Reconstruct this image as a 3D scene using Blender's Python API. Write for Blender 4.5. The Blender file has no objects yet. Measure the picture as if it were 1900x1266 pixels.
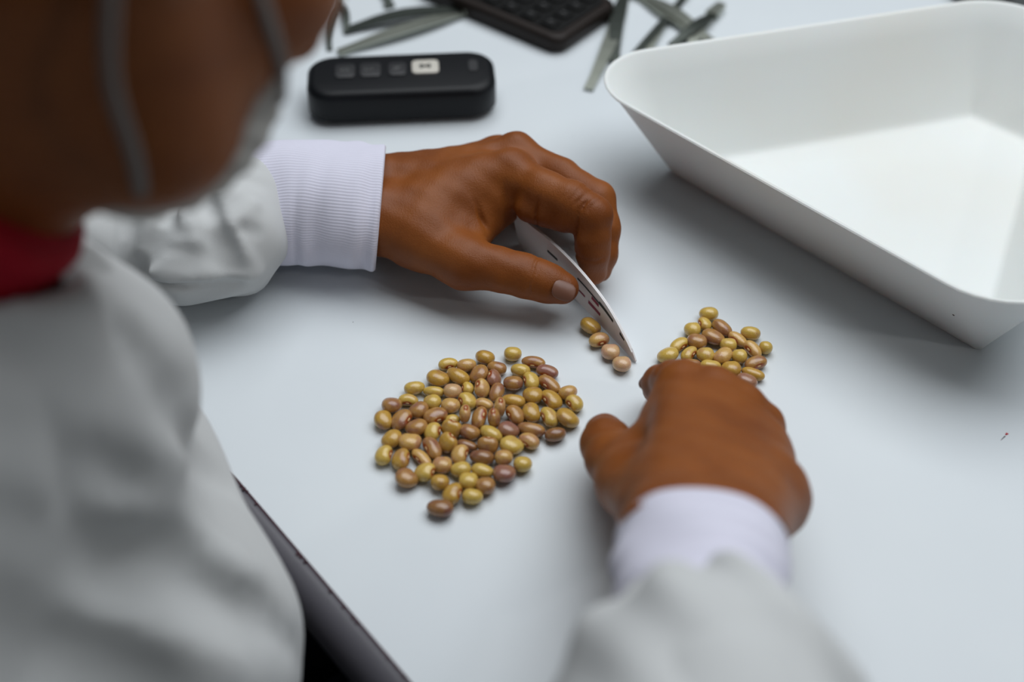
import bpy, bmesh, math, random
import numpy as np
from mathutils import Vector, Matrix

random.seed(7)
rng = np.random.default_rng(7)
S = bpy.context.scene
C = S.collection
TZ = 0.75                      # height of the table top above the floor

# ------------------------------------------------------------------ camera, world, lights, exposure
PITCH = math.radians(43); DIST = 0.93; FPX = 2639.0
camd = bpy.data.cameras.new('camera'); cam = bpy.data.objects.new('camera', camd); C.objects.link(cam)
camd.lens = 50; camd.sensor_width = 36
CAMT = np.array([0, -DIST*math.cos(PITCH), DIST*math.sin(PITCH)])       # table frame
cam.location = (CAMT[0], CAMT[1], CAMT[2]+TZ)
cam.rotation_euler = (math.pi/2-PITCH, 0, 0)
camd.clip_start = 0.02
camd.dof.use_dof = True; camd.dof.focus_distance = 0.915; camd.dof.aperture_fstop = 2.8
S.camera = cam

W = bpy.data.worlds.new('room_light'); S.world = W; W.use_nodes = True
W.node_tree.nodes['Background'].inputs[0].default_value = (0.80, 0.90, 1.0, 1)
W.node_tree.nodes['Background'].inputs[1].default_value = 0.045

def area(name, loc, target, sx, sy, power, col):
    l = bpy.data.lights.new(name, 'AREA'); l.shape = 'RECTANGLE'; l.size = sx; l.size_y = sy
    l.energy = power; l.color = col
    o = bpy.data.objects.new(name, l); C.objects.link(o)
    o.location = (loc[0], loc[1], loc[2]+TZ)
    d = Vector(target)-Vector(loc)
    o.rotation_euler = d.to_track_quat('-Z', 'Y').to_euler()
    return o
area('ceiling_lamp', (0.36, 0.46, 1.40), (0.12, 0.05, 0), 1.9, 1.3, 30, (0.93, 0.97, 1.0))
area('side_lamp', (1.15, -0.80, 1.05), (0.05, 0, 0), 0.075, 0.065, 1.4, (1.0, 0.98, 0.95))

S.view_settings.view_transform = 'Standard'; S.view_settings.look = 'None'
S.view_settings.gamma = 1; S.view_settings.use_curve_mapping = False
S.view_settings.exposure = -0.07

# ------------------------------------------------------------------ helpers
_sp, _cp = math.sin(PITCH), math.cos(PITCH)
def P(px, py, h=0.0):
    """table-frame point at height h seen at photograph position px, py"""
    v = -(py-633)/FPX
    d = np.array([(px-950)/FPX, _cp+v*_sp, -_sp+v*_cp])
    t = (h-CAMT[2])/d[2]
    return CAMT+t*d
def depth_of(p):
    r = np.asarray(p)-CAMT
    return r[1]*_cp-r[2]*_sp
def U3(v):
    v = np.asarray(v, float); return v/np.linalg.norm(v)

def link(o, parent=None):
    C.objects.link(o)
    if parent is not None: o.parent = parent
    return o
def tag(o, label=None, cat=None, group=None, kind=None):
    if label: o['label'] = label
    if cat: o['category'] = cat
    if group: o['group'] = group
    if kind: o['kind'] = kind
    return o
def empty(name, loc, label, cat, group=None):
    o = bpy.data.objects.new(name, None); o.location = loc; o.empty_display_size = 0.02
    C.objects.link(o); return tag(o, label, cat, group)
def mesh_obj(name, v, f, m, parent=None, smooth=True, world=False):
    """v in table frame; placed so the parent's offset is respected"""
    me = bpy.data.meshes.new(name)
    me.from_pydata([tuple(map(float, a)) for a in v], [], [tuple(map(int, a)) for a in f]); me.update()
    me.materials.append(m)
    if smooth: me.polygons.foreach_set('use_smooth', [True]*len(me.polygons))
    o = bpy.data.objects.new(name, me); link(o, parent)
    off = Vector((0, 0, TZ))
    if parent is not None:
        q = parent; base = Vector((0, 0, 0))
        while q is not None: base += q.location; q = q.parent
        off = off-base
    o.location = off
    return o
def bm_obj(name, bm, m, parent=None, smooth=False):
    bmesh.ops.recalc_face_normals(bm, faces=bm.faces)
    me = bpy.data.meshes.new(name); bm.to_mesh(me); bm.free(); me.materials.append(m)
    if smooth: me.polygons.foreach_set('use_smooth', [True]*len(me.polygons))
    o = bpy.data.objects.new(name, me); link(o, parent)
    off = Vector((0, 0, TZ))
    if parent is not None:
        q = parent; base = Vector((0, 0, 0))
        while q is not None: base += q.location; q = q.parent
        off = off-base
    o.location = off
    return o

def mat(name, col, rough=0.5, spec=0.5, metal=0.0, sss=0.0, sheen=0.0):
    m = bpy.data.materials.new(name); m.use_nodes = True
    b = m.node_tree.nodes['Principled BSDF']
    b.inputs['Base Color'].default_value = (*col, 1); b.inputs['Roughness'].default_value = rough
    b.inputs['Specular IOR Level'].default_value = spec; b.inputs['Metallic'].default_value = metal
    if sss: b.inputs['Subsurface Weight'].default_value = sss; b.inputs['Subsurface Scale'].default_value = 0.004
    if sheen: b.inputs['Sheen Weight'].default_value = sheen
    return m
def N(m, t, **kw):
    n = m.node_tree.nodes.new(t)
    for k, v in kw.items():
        if hasattr(n, k) and not k.startswith('i_'): setattr(n, k, v)
    return n
def L(m, a, b): m.node_tree.links.new(a, b)
def bsdf(m): return m.node_tree.nodes['Principled BSDF']
def noise_bump(m, scale, strength, dist=0.001, detail=4, stretch=None, kind='noise'):
    tc = N(m, 'ShaderNodeTexCoord'); mp = N(m, 'ShaderNodeMapping')
    if stretch: mp.inputs['Scale'].default_value = stretch
    L(m, tc.outputs['Object'], mp.inputs[0])
    if kind == 'noise':
        n = N(m, 'ShaderNodeTexNoise'); n.inputs['Scale'].default_value = scale; n.inputs['Detail'].default_value = detail
        out = n.outputs['Fac']
    else:
        n = N(m, 'ShaderNodeTexVoronoi'); n.inputs['Scale'].default_value = scale; out = n.outputs['Distance']
    L(m, mp.outputs[0], n.inputs['Vector'])
    bp = N(m, 'ShaderNodeBump'); bp.inputs['Strength'].default_value = strength; bp.inputs['Distance'].default_value = dist
    prev = bsdf(m).inputs['Normal']
    if prev.is_linked:
        L(m, prev.links[0].from_socket, bp.inputs['Normal'])
    L(m, out, bp.inputs['Height']); L(m, bp.outputs[0], bsdf(m).inputs['Normal'])
def noise_color(m, c1, c2, scale, lo=0.35, hi=0.65, detail=3, coord='Object'):
    tc = N(m, 'ShaderNodeTexCoord'); n = N(m, 'ShaderNodeTexNoise')
    n.inputs['Scale'].default_value = scale; n.inputs['Detail'].default_value = detail
    L(m, tc.outputs[coord], n.inputs['Vector'])
    r = N(m, 'ShaderNodeValToRGB'); r.color_ramp.elements[0].position = lo; r.color_ramp.elements[1].position = hi
    r.color_ramp.elements[0].color = (*c1, 1); r.color_ramp.elements[1].color = (*c2, 1)
    L(m, n.outputs['Fac'], r.inputs[0]); L(m, r.outputs[0], bsdf(m).inputs['Base Color'])
    return r

# ------------------------------------------------------------------ materials
M = {}
M['laminate'] = mat('laminate', (0.66, 0.70, 0.73), 0.42, 0.4)
noise_color(M['laminate'], (0.65, 0.69, 0.72), (0.68, 0.72, 0.745), 6)
M['edge'] = mat('edge_band', (0.085, 0.08, 0.095), 0.5); noise_bump(M['edge'], 300, 0.2, 0.0006)
M['residue'] = mat('residue', (0.05, 0.012, 0.02), 0.8)
M['redspeck'] = mat('red_speck', (0.5, 0.01, 0.02), 0.5)
M['speck'] = mat('speck', (0.03, 0.03, 0.03), 0.8)
M['leg'] = mat('leg_metal', (0.2, 0.2, 0.21), 0.4, 0.5, 0.8)
M['floor'] = mat('floor', (0.10, 0.085, 0.08), 0.6); noise_color(M['floor'], (0.09, 0.075, 0.07), (0.12, 0.10, 0.09), 9)
M['tray'] = mat('white_plastic', (0.75, 0.77, 0.75), 0.42, 0.4, sss=0.05)
noise_color(M['tray'], (0.75, 0.745, 0.70), (0.76, 0.78, 0.765), 5, 0.3, 0.55)
noise_bump(M['tray'], 500, 0.08, 0.0005); bsdf(M['tray']).inputs['Specular IOR Level'].default_value = 0.25
M['black'] = mat('black_plastic', (0.003, 0.0035, 0.005), 0.45, 0.25)
M['blackpad'] = mat('black_pad', (0.004, 0.004, 0.004), 0.6, 0.2)
M['bezel'] = mat('brown_bezel', (0.012, 0.007, 0.005), 0.5, 0.25)
M['button'] = mat('dark_button', (0.018, 0.018, 0.02), 0.5)
M['wbutton'] = mat('white_button', (0.55, 0.52, 0.46), 0.5)
M['print'] = mat('grey_print', (0.10, 0.10, 0.10), 0.6)
M['printblack'] = mat('black_print', (0.015, 0.02, 0.018), 0.6)
M['printred'] = mat('red_print', (0.28, 0.03, 0.06), 0.6)
M['steel'] = mat('steel', (0.42, 0.44, 0.38), 0.33, 0.5, 0.85)
M['steel_dark'] = mat('steel_dark', (0.07, 0.08, 0.07), 0.4, 0.5, 0.7)
M['greydev'] = mat('grey_panel', (0.06, 0.065, 0.065), 0.5)
M['paper'] = mat('paper', (0.82, 0.79, 0.79), 0.55, 0.4, sss=0.05); noise_bump(M['paper'], 220, 0.3, 0.0006)
M['coat'] = mat('coat_cotton', (0.56, 0.57, 0.57), 0.85, 0.2, sheen=0.1); noise_bump(M['coat'], 1500, 0.15, 0.0003)
M['knit'] = mat('knit', (0.68, 0.67, 0.78), 0.9, 0.2, sheen=0.2)
M['redshirt'] = mat('red_shirt', (0.32, 0.001, 0.012), 0.8, 0.2)
M['mask'] = mat('mask_fabric', (0.50, 0.49, 0.46), 0.9, 0.2)
M['strap'] = mat('elastic', (0.20, 0.185, 0.175), 0.9, 0.2)
M['hair'] = mat('hair', (0.01, 0.007, 0.006), 0.6, 0.3); noise_bump(M['hair'], 400, 0.6, 0.002)
M['trousers'] = mat('dark_trousers', (0.03, 0.03, 0.045), 0.9)
M['shoe'] = mat('shoe', (0.01, 0.01, 0.01), 0.4)
M['nail'] = mat('nail', (0.17, 0.075, 0.048), 0.4, 0.4)
M['eye'] = mat('eye', (0.6, 0.55, 0.5), 0.2)
M['stool'] = mat('stool_seat', (0.03, 0.03, 0.03), 0.5)

sk = M['skin'] = mat('skin', (0.30, 0.085, 0.022), 0.5, 0.28, sss=0.04)
bsdf(sk).inputs['Subsurface Radius'].default_value = (1.0, 0.35, 0.15)
noise_color(sk, (0.18, 0.047, 0.0065), (0.26, 0.077, 0.013), 28, 0.3, 0.7, 5)
noise_bump(sk, 1100, 0.25, 0.0004, 3, (1, 1.0, 1.0), 'voronoi')
noise_bump(sk, 420, 0.35, 0.0005, 6, (2.2, 0.7, 1))

def bean_mat(name, body, blush, amt):
    m = mat(name, body, 0.24, 0.5)
    bsdf(m).inputs['Coat Weight'].default_value = 0.6; bsdf(m).inputs['Coat Roughness'].default_value = 0.10
    tc = N(m, 'ShaderNodeTexCoord'); oi = N(m, 'ShaderNodeObjectInfo')
    add = N(m, 'ShaderNodeVectorMath'); add.operation = 'MULTIPLY_ADD'
    comb = N(m, 'ShaderNodeCombineXYZ')
    L(m, oi.outputs['Random'], comb.inputs[0]); L(m, oi.outputs['Random'], comb.inputs[1]); L(m, oi.outputs['Random'], comb.inputs[2])
    add.inputs[1].default_value = (37, 23, 51)
    L(m, comb.outputs[0], add.inputs[0]); L(m, tc.outputs['Object'], add.inputs[2])
    n = N(m, 'ShaderNodeTexNoise'); n.inputs['Scale'].default_value = 0.75; n.inputs['Detail'].default_value = 2
    L(m, add.outputs[0], n.inputs['Vector'])
    r = N(m, 'ShaderNodeValToRGB'); r.color_ramp.elements[0].position = 0.62-amt*0.4; r.color_ramp.elements[1].position = 0.82-amt*0.35
    r.color_ramp.elements[0].color = (*body, 1); r.color_ramp.elements[1].color = (*blush, 1)
    L(m, n.outputs['Fac'], r.inputs[0])
    # orange-brown halo round the eye at local +y
    mp = N(m, 'ShaderNodeMapping'); mp.inputs['Location'].default_value = (0, -0.98, 0); mp.inputs['Scale'].default_value = (1.15, 1.3, 1.35)
    mp.inputs['Location'].default_value = (0, -0.98*1.3, 0)
    L(m, tc.outputs['Object'], mp.inputs[0])
    ln = N(m, 'ShaderNodeVectorMath'); ln.operation = 'LENGTH'; L(m, mp.outputs[0], ln.inputs[0])
    r2 = N(m, 'ShaderNodeValToRGB'); e = r2.color_ramp.elements
    e[0].position = 0.42; e[0].color = (1, 1, 1, 1); e[1].position = 0.72; e[1].color = (0, 0, 0, 1)
    L(m, ln.outputs['Value'], r2.inputs[0])
    mx = N(m, 'ShaderNodeMix'); mx.data_type = 'RGBA'
    L(m, r2.outputs[0], mx.inputs['Factor']); L(m, r.outputs[0], mx.inputs[6]); mx.inputs[7].default_value = (0.30, 0.055, 0.006, 1)
    # darker speckle
    n2 = N(m, 'ShaderNodeTexNoise'); n2.inputs['Scale'].default_value = 9; n2.inputs['Detail'].default_value = 4
    L(m, add.outputs[0], n2.inputs['Vector'])
    mr = N(m, 'ShaderNodeMapRange'); mr.inputs[1].default_value = 0.3; mr.inputs[2].default_value = 0.7; mr.inputs[3].default_value = 0.88; mr.inputs[4].default_value = 1.08
    L(m, n2.outputs['Fac'], mr.inputs[0])
    sc = N(m, 'ShaderNodeVectorMath'); sc.operation = 'SCALE'
    L(m, mx.outputs[2], sc.inputs[0]); L(m, mr.outputs[0], sc.inputs['Scale'])
    L(m, sc.outputs[0], bsdf(m).inputs['Base Color'])
    bp = N(m, 'ShaderNodeBump'); bp.inputs['Strength'].default_value = 0.12; bp.inputs['Distance'].default_value = 0.06
    L(m, n2.outputs['Fac'], bp.inputs['Height']); L(m, bp.outputs[0], bsdf(m).inputs['Normal'])
    return m
PK = (0.36, 0.15, 0.12)
BM = {'Y': bean_mat('bean_yellow', (0.62, 0.415, 0.085), (0.50, 0.28, 0.10), 0.15),
      'O': bean_mat('bean_ochre', (0.52, 0.30, 0.05), (0.33, 0.145, 0.07), 0.2),
      'T': bean_mat('bean_tan', (0.60, 0.36, 0.105), (0.48, 0.24, 0.12), 0.35),
      'B': bean_mat('bean_brown', (0.43, 0.22, 0.060), (0.28, 0.115, 0.065), 0.4),
      'D': bean_mat('bean_dark_brown', (0.29, 0.135, 0.045), (0.21, 0.08, 0.05), 0.4),
      'P': bean_mat('bean_purple', (0.33, 0.155, 0.085), (0.29, 0.12, 0.09), 0.5),
      'K': bean_mat('bean_pale_pink', (0.62, 0.39, 0.19), (0.58, 0.32, 0.20), 0.5)}
M['hilum'] = mat('hilum', (0.62, 0.42, 0.20), 0.6)

# ------------------------------------------------------------------ signed-distance modelling
class Field:
    def __init__(s, lo, hi, cell):
        s.lo = np.array(lo, np.float32); s.cell = cell
        s.n = [int(math.ceil((hi[i]-lo[i])/cell))+1 for i in range(3)]
        ax = [np.float32(lo[i])+np.arange(s.n[i], dtype=np.float32)*np.float32(cell) for i in range(3)]
        s.X, s.Y, s.Z = np.meshgrid(*ax, indexing='ij')
        s.d = np.full(s.X.shape, 1.0, np.float32)
    def pts(s, p): return s.X-np.float32(p[0]), s.Y-np.float32(p[1]), s.Z-np.float32(p[2])
    def cone(s, a, b, ra, rb):
        a = np.array(a, float); ab = np.array(b, float)-a; l2 = max(ab@ab, 1e-12)
        x, y, z = s.pts(a)
        t = np.clip((x*ab[0]+y*ab[1]+z*ab[2])/l2, 0, 1).astype(np.float32)
        return np.sqrt((x-t*ab[0])**2+(y-t*ab[1])**2+(z-t*ab[2])**2)-(ra+(rb-ra)*t)
    def ell(s, c, r, R=None):
        """ellipsoid; R rows are its axes"""
        x, y, z = s.pts(c)
        if R is not None:
            x, y, z = (R[0][0]*x+R[0][1]*y+R[0][2]*z, R[1][0]*x+R[1][1]*y+R[1][2]*z, R[2][0]*x+R[2][1]*y+R[2][2]*z)
        k0 = np.sqrt((x/r[0])**2+(y/r[1])**2+(z/r[2])**2)
        k1 = np.sqrt((x/r[0]**2)**2+(y/r[1]**2)**2+(z/r[2]**2)**2)+1e-9
        return (k0*(k0-1)/k1).astype(np.float32)
def smin(a, b, k):
    h = np.maximum(k-np.abs(a-b), 0)/k
    return np.minimum(a, b)-h*h*k*0.25
def smax(a, b, k): return -smin(-a, -b, k)
def surface(F):
    d = F.d; n = np.array(d.shape)
    ins = d < 0
    cs = np.zeros(tuple(n-1), np.float32)
    acc = np.zeros((*(n-1), 3), np.float32)
    c8 = np.zeros(tuple(n-1), np.int8)
    sl = lambda o: tuple(slice(o[i], n[i]-1+o[i]) for i in range(3))
    for o in [(i, j, k) for i in (0, 1) for j in (0, 1) for k in (0, 1)]: c8 += ins[sl(o)]
    act = (c8 > 0) & (c8 < 8)
    idx = np.argwhere(act)
    pos = np.zeros((len(idx), 3)); cnt = np.zeros(len(idx))
    I, J, K = idx.T
    for ax in range(3):
        oth = [a for a in range(3) if a != ax]
        for u in (0, 1):
            for v in (0, 1):
                o = [0, 0, 0]; o[oth[0]] = u; o[oth[1]] = v
                o2 = list(o); o2[ax] = 1
                d0 = d[I+o[0], J+o[1], K+o[2]]; d1 = d[I+o2[0], J+o2[1], K+o2[2]]
                cr = (d0 < 0) != (d1 < 0)
                t = np.where(cr, d0/np.where(cr, d0-d1, 1), 0)
                q = np.array(o, float)[None, :].repeat(len(idx), 0); q[:, ax] += t
                pos[cr] += q[cr]; cnt[cr] += 1
    verts = (idx+pos/cnt[:, None])*F.cell+F.lo
    vid = np.full(tuple(n-1), -1, np.int64); vid[I, J, K] = np.arange(len(idx))
    faces = []
    for ax in range(3):
        oth = [a for a in range(3) if a != ax]
        s0 = [slice(1, n[a]-1) for a in range(3)]; s1 = list(s0)
        s0[ax] = slice(0, n[ax]-1); s1[ax] = slice(1, n[ax])
        a0 = ins[tuple(s0)]; a1 = ins[tuple(s1)]
        e = np.argwhere(a0 != a1)
        if not len(e): continue
        flip = a0[tuple(e.T)]
        base = e.copy(); base[:, oth[0]] += 1; base[:, oth[1]] += 1
        q = []
        for u, v in ((1, 1), (0, 1), (0, 0), (1, 0)):
            b = base.copy(); b[:, oth[0]] -= u; b[:, oth[1]] -= v
            q.append(vid[b[:, 0], b[:, 1], b[:, 2]])
        q = np.stack(q, 1)
        if ax == 1: flip = ~flip
        q[~flip] = q[~flip][:, ::-1]
        faces.append(q)
    return verts, np.concatenate(faces)
def fast_mesh(name, parts, m, parent):
    V = []; Fc = []; n = 0
    for v, f in parts: V.append(v); Fc.append(f+n); n += len(v)
    V = np.concatenate(V); Fc = np.concatenate(Fc)
    me = bpy.data.meshes.new(name)
    me.vertices.add(len(V)); me.vertices.foreach_set('co', V.astype(np.float32).ravel())
    me.loops.add(Fc.size); me.loops.foreach_set('vertex_index', Fc.astype(np.int32).ravel())
    me.polygons.add(len(Fc)); me.polygons.foreach_set('loop_start', np.arange(0, Fc.size, 4, dtype=np.int32))
    me.polygons.foreach_set('use_smooth', np.ones(len(Fc), bool))
    me.update(calc_edges=True); me.validate(); me.materials.append(m)
    o = bpy.data.objects.new(name, me); link(o, parent)
    base = Vector((0, 0, 0)); q = parent
    while q is not None: base += q.location; q = q.parent
    o.location = Vector((0, 0, TZ))-base
    return o
def wob(F, fx, fy, fz, ph=0.0):
    return np.sin(F.X*fx+F.Y*fy+F.Z*fz+ph)

# ------------------------------------------------------------------ the setting: floor and table
bm = bmesh.new()
vs = [bm.verts.new(p) for p in ((-2.2, -2.2, -TZ), (2.2, -2.2, -TZ), (2.2, 2.2, -TZ), (-2.2, 2.2, -TZ))]
bm.faces.new(vs); bmesh.ops.solidify(bm, geom=bm.faces[:], thickness=0.04)
fl = bm_obj('floor', bm, M['floor']); tag(fl, kind='structure')
zmax = max(v.co.z for v in fl.data.vertices); fl.location.z -= zmax+TZ

E0 = P(370, 810)[:2]; E1 = P(760, 1266)[:2]
ed = U3(E1-E0); en = np.array([-ed[1], ed[0]])          # en points onto the table
if en[0] < 0: en = -en
def EP(s, t, z=0.0): q = E0+ed*s+en*t; return (q[0], q[1], z)
table = empty('table', (EP(0.15, 0.4)[0], EP(0.15, 0.4)[1], 0), 'white laminate table with dark rounded front edge, under everything', 'table')
def edge_prism(name, prof, s0, s1, m, steps=1, smooth=False):
    v = []; f = []; k = len(prof)
    for i in range(steps+1):
        s = s0+(s1-s0)*i/steps
        for t, z in prof: v.append(EP(s, t, z))
    for i in range(steps):
        for j in range(k):
            f.append((i*k+j, i*k+(j+1) % k, (i+1)*k+(j+1) % k, (i+1)*k+j))
    f.append(tuple(range(k))[::-1]); f.append(tuple(steps*k+j for j in range(k)))
    o = mesh_obj(name, v, f, m, table, smooth)
    return o
edge_prism('tabletop', [(0.0008, 0), (1.0, 0), (1.0, -0.03), (0.0008, -0.03)], -0.95, 0.75, M['laminate'])
prof = [(0.0008, -0.0003)]
for i in range(13):
    a = math.pi/2+math.pi*i/12
    prof.append((-0.004+0.016*math.cos(a)*0.9, -0.0163+0.016*math.sin(a)))
prof += [(0.0008, -0.0325)]
tb = edge_prism('edge_banding', prof, -0.95, 0.75, M['edge'], 1, True); tb['label'] = 'dark grey rounded edge band'
for s, t in ((-0.85, 0.1), (0.65, 0.1), (-0.85, 0.9), (0.65, 0.9)):
    bm = bmesh.new(); bmesh.ops.create_cube(bm, size=1)
    c = EP(s, t, -0.39)
    bmesh.ops.transform(bm, matrix=Matrix.Translation(c) @ Matrix.Rotation(math.atan2(ed[1], ed[0]), 4, 'Z') @ Matrix.Diagonal((0.045, 0.045, 0.72, 1)), verts=bm.verts)
    bmesh.ops.bevel(bm, geom=bm.edges[:], offset=0.004, segments=2, affect='EDGES')
    bm_obj('leg', bm, M['leg'], table)
# dark red crumbs of old glue along the edge
def crumb(name, p, r, m, parent, flat=0.5, seed=0):
    rr = random.Random(seed); bm = bmesh.new(); bmesh.ops.create_icosphere(bm, subdivisions=1, radius=1)
    sx, sy = r*rr.uniform(.8, 1.3), r*rr.uniform(.6, 1)
    for v in bm.verts: v.co = Vector((v.co.x*sx, v.co.y*sy, v.co.z*r*flat))*rr.uniform(.7, 1.2)
    bmesh.ops.transform(bm, matrix=Matrix.Translation((p[0], p[1], p[2]+r*flat*0.4)) @ Matrix.Rotation(rr.uniform(0, 3), 4, 'Z'), verts=bm.verts)
    return bm_obj(name, bm, m, parent)
cr = [(453, 908, 1.5), (459, 913, 1.2), (447, 902, 1.0), (475, 936, 1.1), (500, 962, .6), (552, 1028, 1.3), (558, 1034, 1.2), (567, 1044, 1.7),
      (613, 1098, 1.2), (637, 1128, 1.0), (655, 1148, 1.0), (662, 1156, 1.3), (720, 1222, 0.9), (736, 1240, .9), (750, 1255, 1.4)]
for i, (x, y, r) in enumerate(cr):
    o = crumb('glue_crumb', P(x, y, 0), r*0.001, M['residue'], table, .6, i)
    if i == 0: o['label'] = 'dark red crumb on the edge'
thin = [(0.0008, 0.00012), (0.0008, -0.0003), (-0.0002, -0.0008), (-0.0006, -0.0004), (0, 0.00012)]
o = edge_prism('glue_line', thin, 0.02, 0.6, M['residue'])
# specks lying on the top
DL = ['above the bent fingers of the left hand', 'just below the black remote', 'between left hand and tray corner', 'right of the black remote', 'beside the left cuff', 'below the left cuff, left of the beans']
for i, (x, y, r) in enumerate([(1063, 253, .35), (788, 232, .3), (1099, 255, .3), (978, 178, .3), (708, 283, .3), (655, 598, .35)]):
    o = crumb('speck', P(x, y, 0), r*0.001, M['speck'], None, .4, 50+i)
    tag(o, 'tiny dark dust speck '+DL[i], 'speck', 'dust specks')
rs = crumb('red_speck', P(1868, 806, 0), 0.0012, M['redspeck'], None, .4, 77)
tag(rs, 'small bright red speck on white table at the far right', 'speck')
a, b = P(1865, 809, 0.0002), P(1857, 817, 0.0002)
bm = bmesh.new()
w = 0.0003
vs = [bm.verts.new(q) for q in ((a[0]-w, a[1], a[2]), (a[0]+w, a[1]-w, a[2]), (b[0]+w/2, b[1], b[2]), (b[0], b[1]+w/2, b[2]))]
bm.faces.new(vs); bmesh.ops.solidify(bm, geom=bm.faces[:], thickness=0.0002)
bm_obj('smear', bm, M['redspeck'], rs)

# ------------------------------------------------------------------ white scoop tray
def rounded_poly(pts, rad, n):
    """arc points at every corner of a convex ccw polygon"""
    out = []
    k = len(pts)
    for i in range(k):
        p = pts[i]; a = U3(pts[i-1]-p); b = U3(pts[(i+1) % k]-p)
        ang = math.acos(np.clip(a@b, -1, 1)); d = rad[i]/math.tan(ang/2)
        bis = U3(a+b); c = p+bis*rad[i]/math.sin(ang/2)
        s = p+a*d-c; e = p+b*d-c
        a0 = math.atan2(s[1], s[0]); a1 = math.atan2(e[1], e[0])
        da = (a1-a0+math.pi) % (2*math.pi)-math.pi
        for j in range(n+1):
            t = a0+da*j/n; out.append(c+rad[i]*np.array([math.cos(t), math.sin(t)]))
        nxt_d = None
    return out
def offset_poly(pts, off):
    k = len(pts); out = []
    for i in range(k):
        p0, p1, p2 = pts[i-1], pts[i], pts[(i+1) % k]
        d1 = U3(p1-p0); d2 = U3(p2-p1)
        n1 = np.array([d1[1], -d1[0]]); n2 = np.array([d2[1], -d2[0]])
        A = np.array([n1, n2]); bb = np.array([n1@p1+off[i-1], n2@p1+off[i]])
        out.append(np.linalg.solve(A, bb))
    return out
TA, TB, TC, TD = [P(x, y)[:2] for x, y in ((1238, 316), (1800, 221), (1921, 274), (1822, 655))]
base = [TD, TC, TB, TA]                      # counter-clockwise
TRH = 0.078
OFF = [0.045, 0.05, 0.046, 0.046]            # edges DC, CB, BA, AD
RIMR = [0.055, 0.02, 0.055, 0.040]
RIMR = [0.055, 0.030, 0.055, 0.042]
tray_sections = []
def tray_ring(t, inset=0.0, dz=0.0):
    pl = offset_poly(base, [o*t-inset for o in OFF])
    rad = [0.007+(r-0.007)*t for r in RIMR]
    rad = [max(r-inset, 0.002) for r in rad]
    ring = rounded_poly(pl, rad, 12)
    full = []
    for i in range(len(ring)):
        a, b = ring[i], ring[(i+1) % len(ring)]
        full.append(a)
        if np.linalg.norm(b-a) > 0.012:
            for j in range(1, 12): full.append(a+(b-a)*j/12)
    return full
def ring_fixed(t, inset, z):
    pl = offset_poly(base, [o*t-inset for o in OFF])
    rad = [max(0.004+(r-0.004)*t-inset, 0.002) for r in RIMR]
    arcs = rounded_poly(pl, rad, 12); k = 13; out = []
    for c in range(4):
        seg = arcs[c*k:(c+1)*k]; nx = arcs[((c+1) % 4)*k]
        out += seg
        for j in range(1, 16): out.append(seg[-1]+(nx-seg[-1])*j/16)
    # long straight rims bow outwards a little
    return [(q[0], q[1], z) for q in out]
rings = []
for t, z in ((0.0, 0.0), (0.02, 0.0012), (0.1, 0.0078), (0.3, 0.0234), (0.55, 0.0429), (0.8, 0.0624), (0.965, 0.0750)): rings.append(ring_fixed(t, 0, z))
rings.append(ring_fixed(0.99, -0.0012, 0.0758)); rings.append(ring_fixed(1.0, -0.0016, 0.0772)); rings.append(ring_fixed(1.0, -0.0008, TRH)); rings.append(ring_fixed(1.0, 0.0008, TRH)); rings.append(ring_fixed(1.0, 0.0022, 0.0770))
for t, z in ((0.8, 0.0624), (0.55, 0.0429), (0.3, 0.0240), (0.13, 0.0115), (0.07, 0.0070), (0.02, 0.0042), (-0.06, 0.0030)): rings.append(ring_fixed(t, 0.0026, z))
k = len(rings[0]); v = [q for r in rings for q in r]; f = []
for i in range(len(rings)-1):
    for j in range(k): f.append((i*k+j, i*k+(j+1) % k, (i+1)*k+(j+1) % k, (i+1)*k+j))
f.append(tuple(range(k))[::-1]); f.append(tuple((len(rings)-1)*k+j for j in range(k)))
tray = mesh_obj('weighing_tray', v, f, M['tray'])
tag(tray, 'large white plastic scoop tray with sloping walls, empty, right of the hands', 'tray')
md = tray.modifiers.new('edge', 'EDGE_SPLIT'); md.split_angle = math.radians(40)
# two small marks on its front wall
def lerp(a, b, t): return np.array(a)*(1-t)+np.array(b)*t
for (s, hh, rr_, mm_, nm) in ((0.86, 0.45, 0.0011, 'speck', 'dark_mark'), (0.80, 0.955, 0.0016, 'printred', 'red_mark')):
    A2 = offset_poly(base, [o*hh for o in OFF])
    q = lerp(A2[3], A2[0], s); nrm = -np.array([ed[1]*0, 0]) 
    dAD = U3(np.array(A2[0])-np.array(A2[3])); nn = np.array([dAD[1], -dAD[0]]);
    if nn@(np.array(A2[3])-np.array(A2[2])) < 0: nn = -nn
    o = crumb(nm, (q[0]+nn[0]*0.0002, q[1]+nn[1]*0.0002, hh*TRH), rr_, M[mm_], tray, 0.45, 90)

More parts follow.
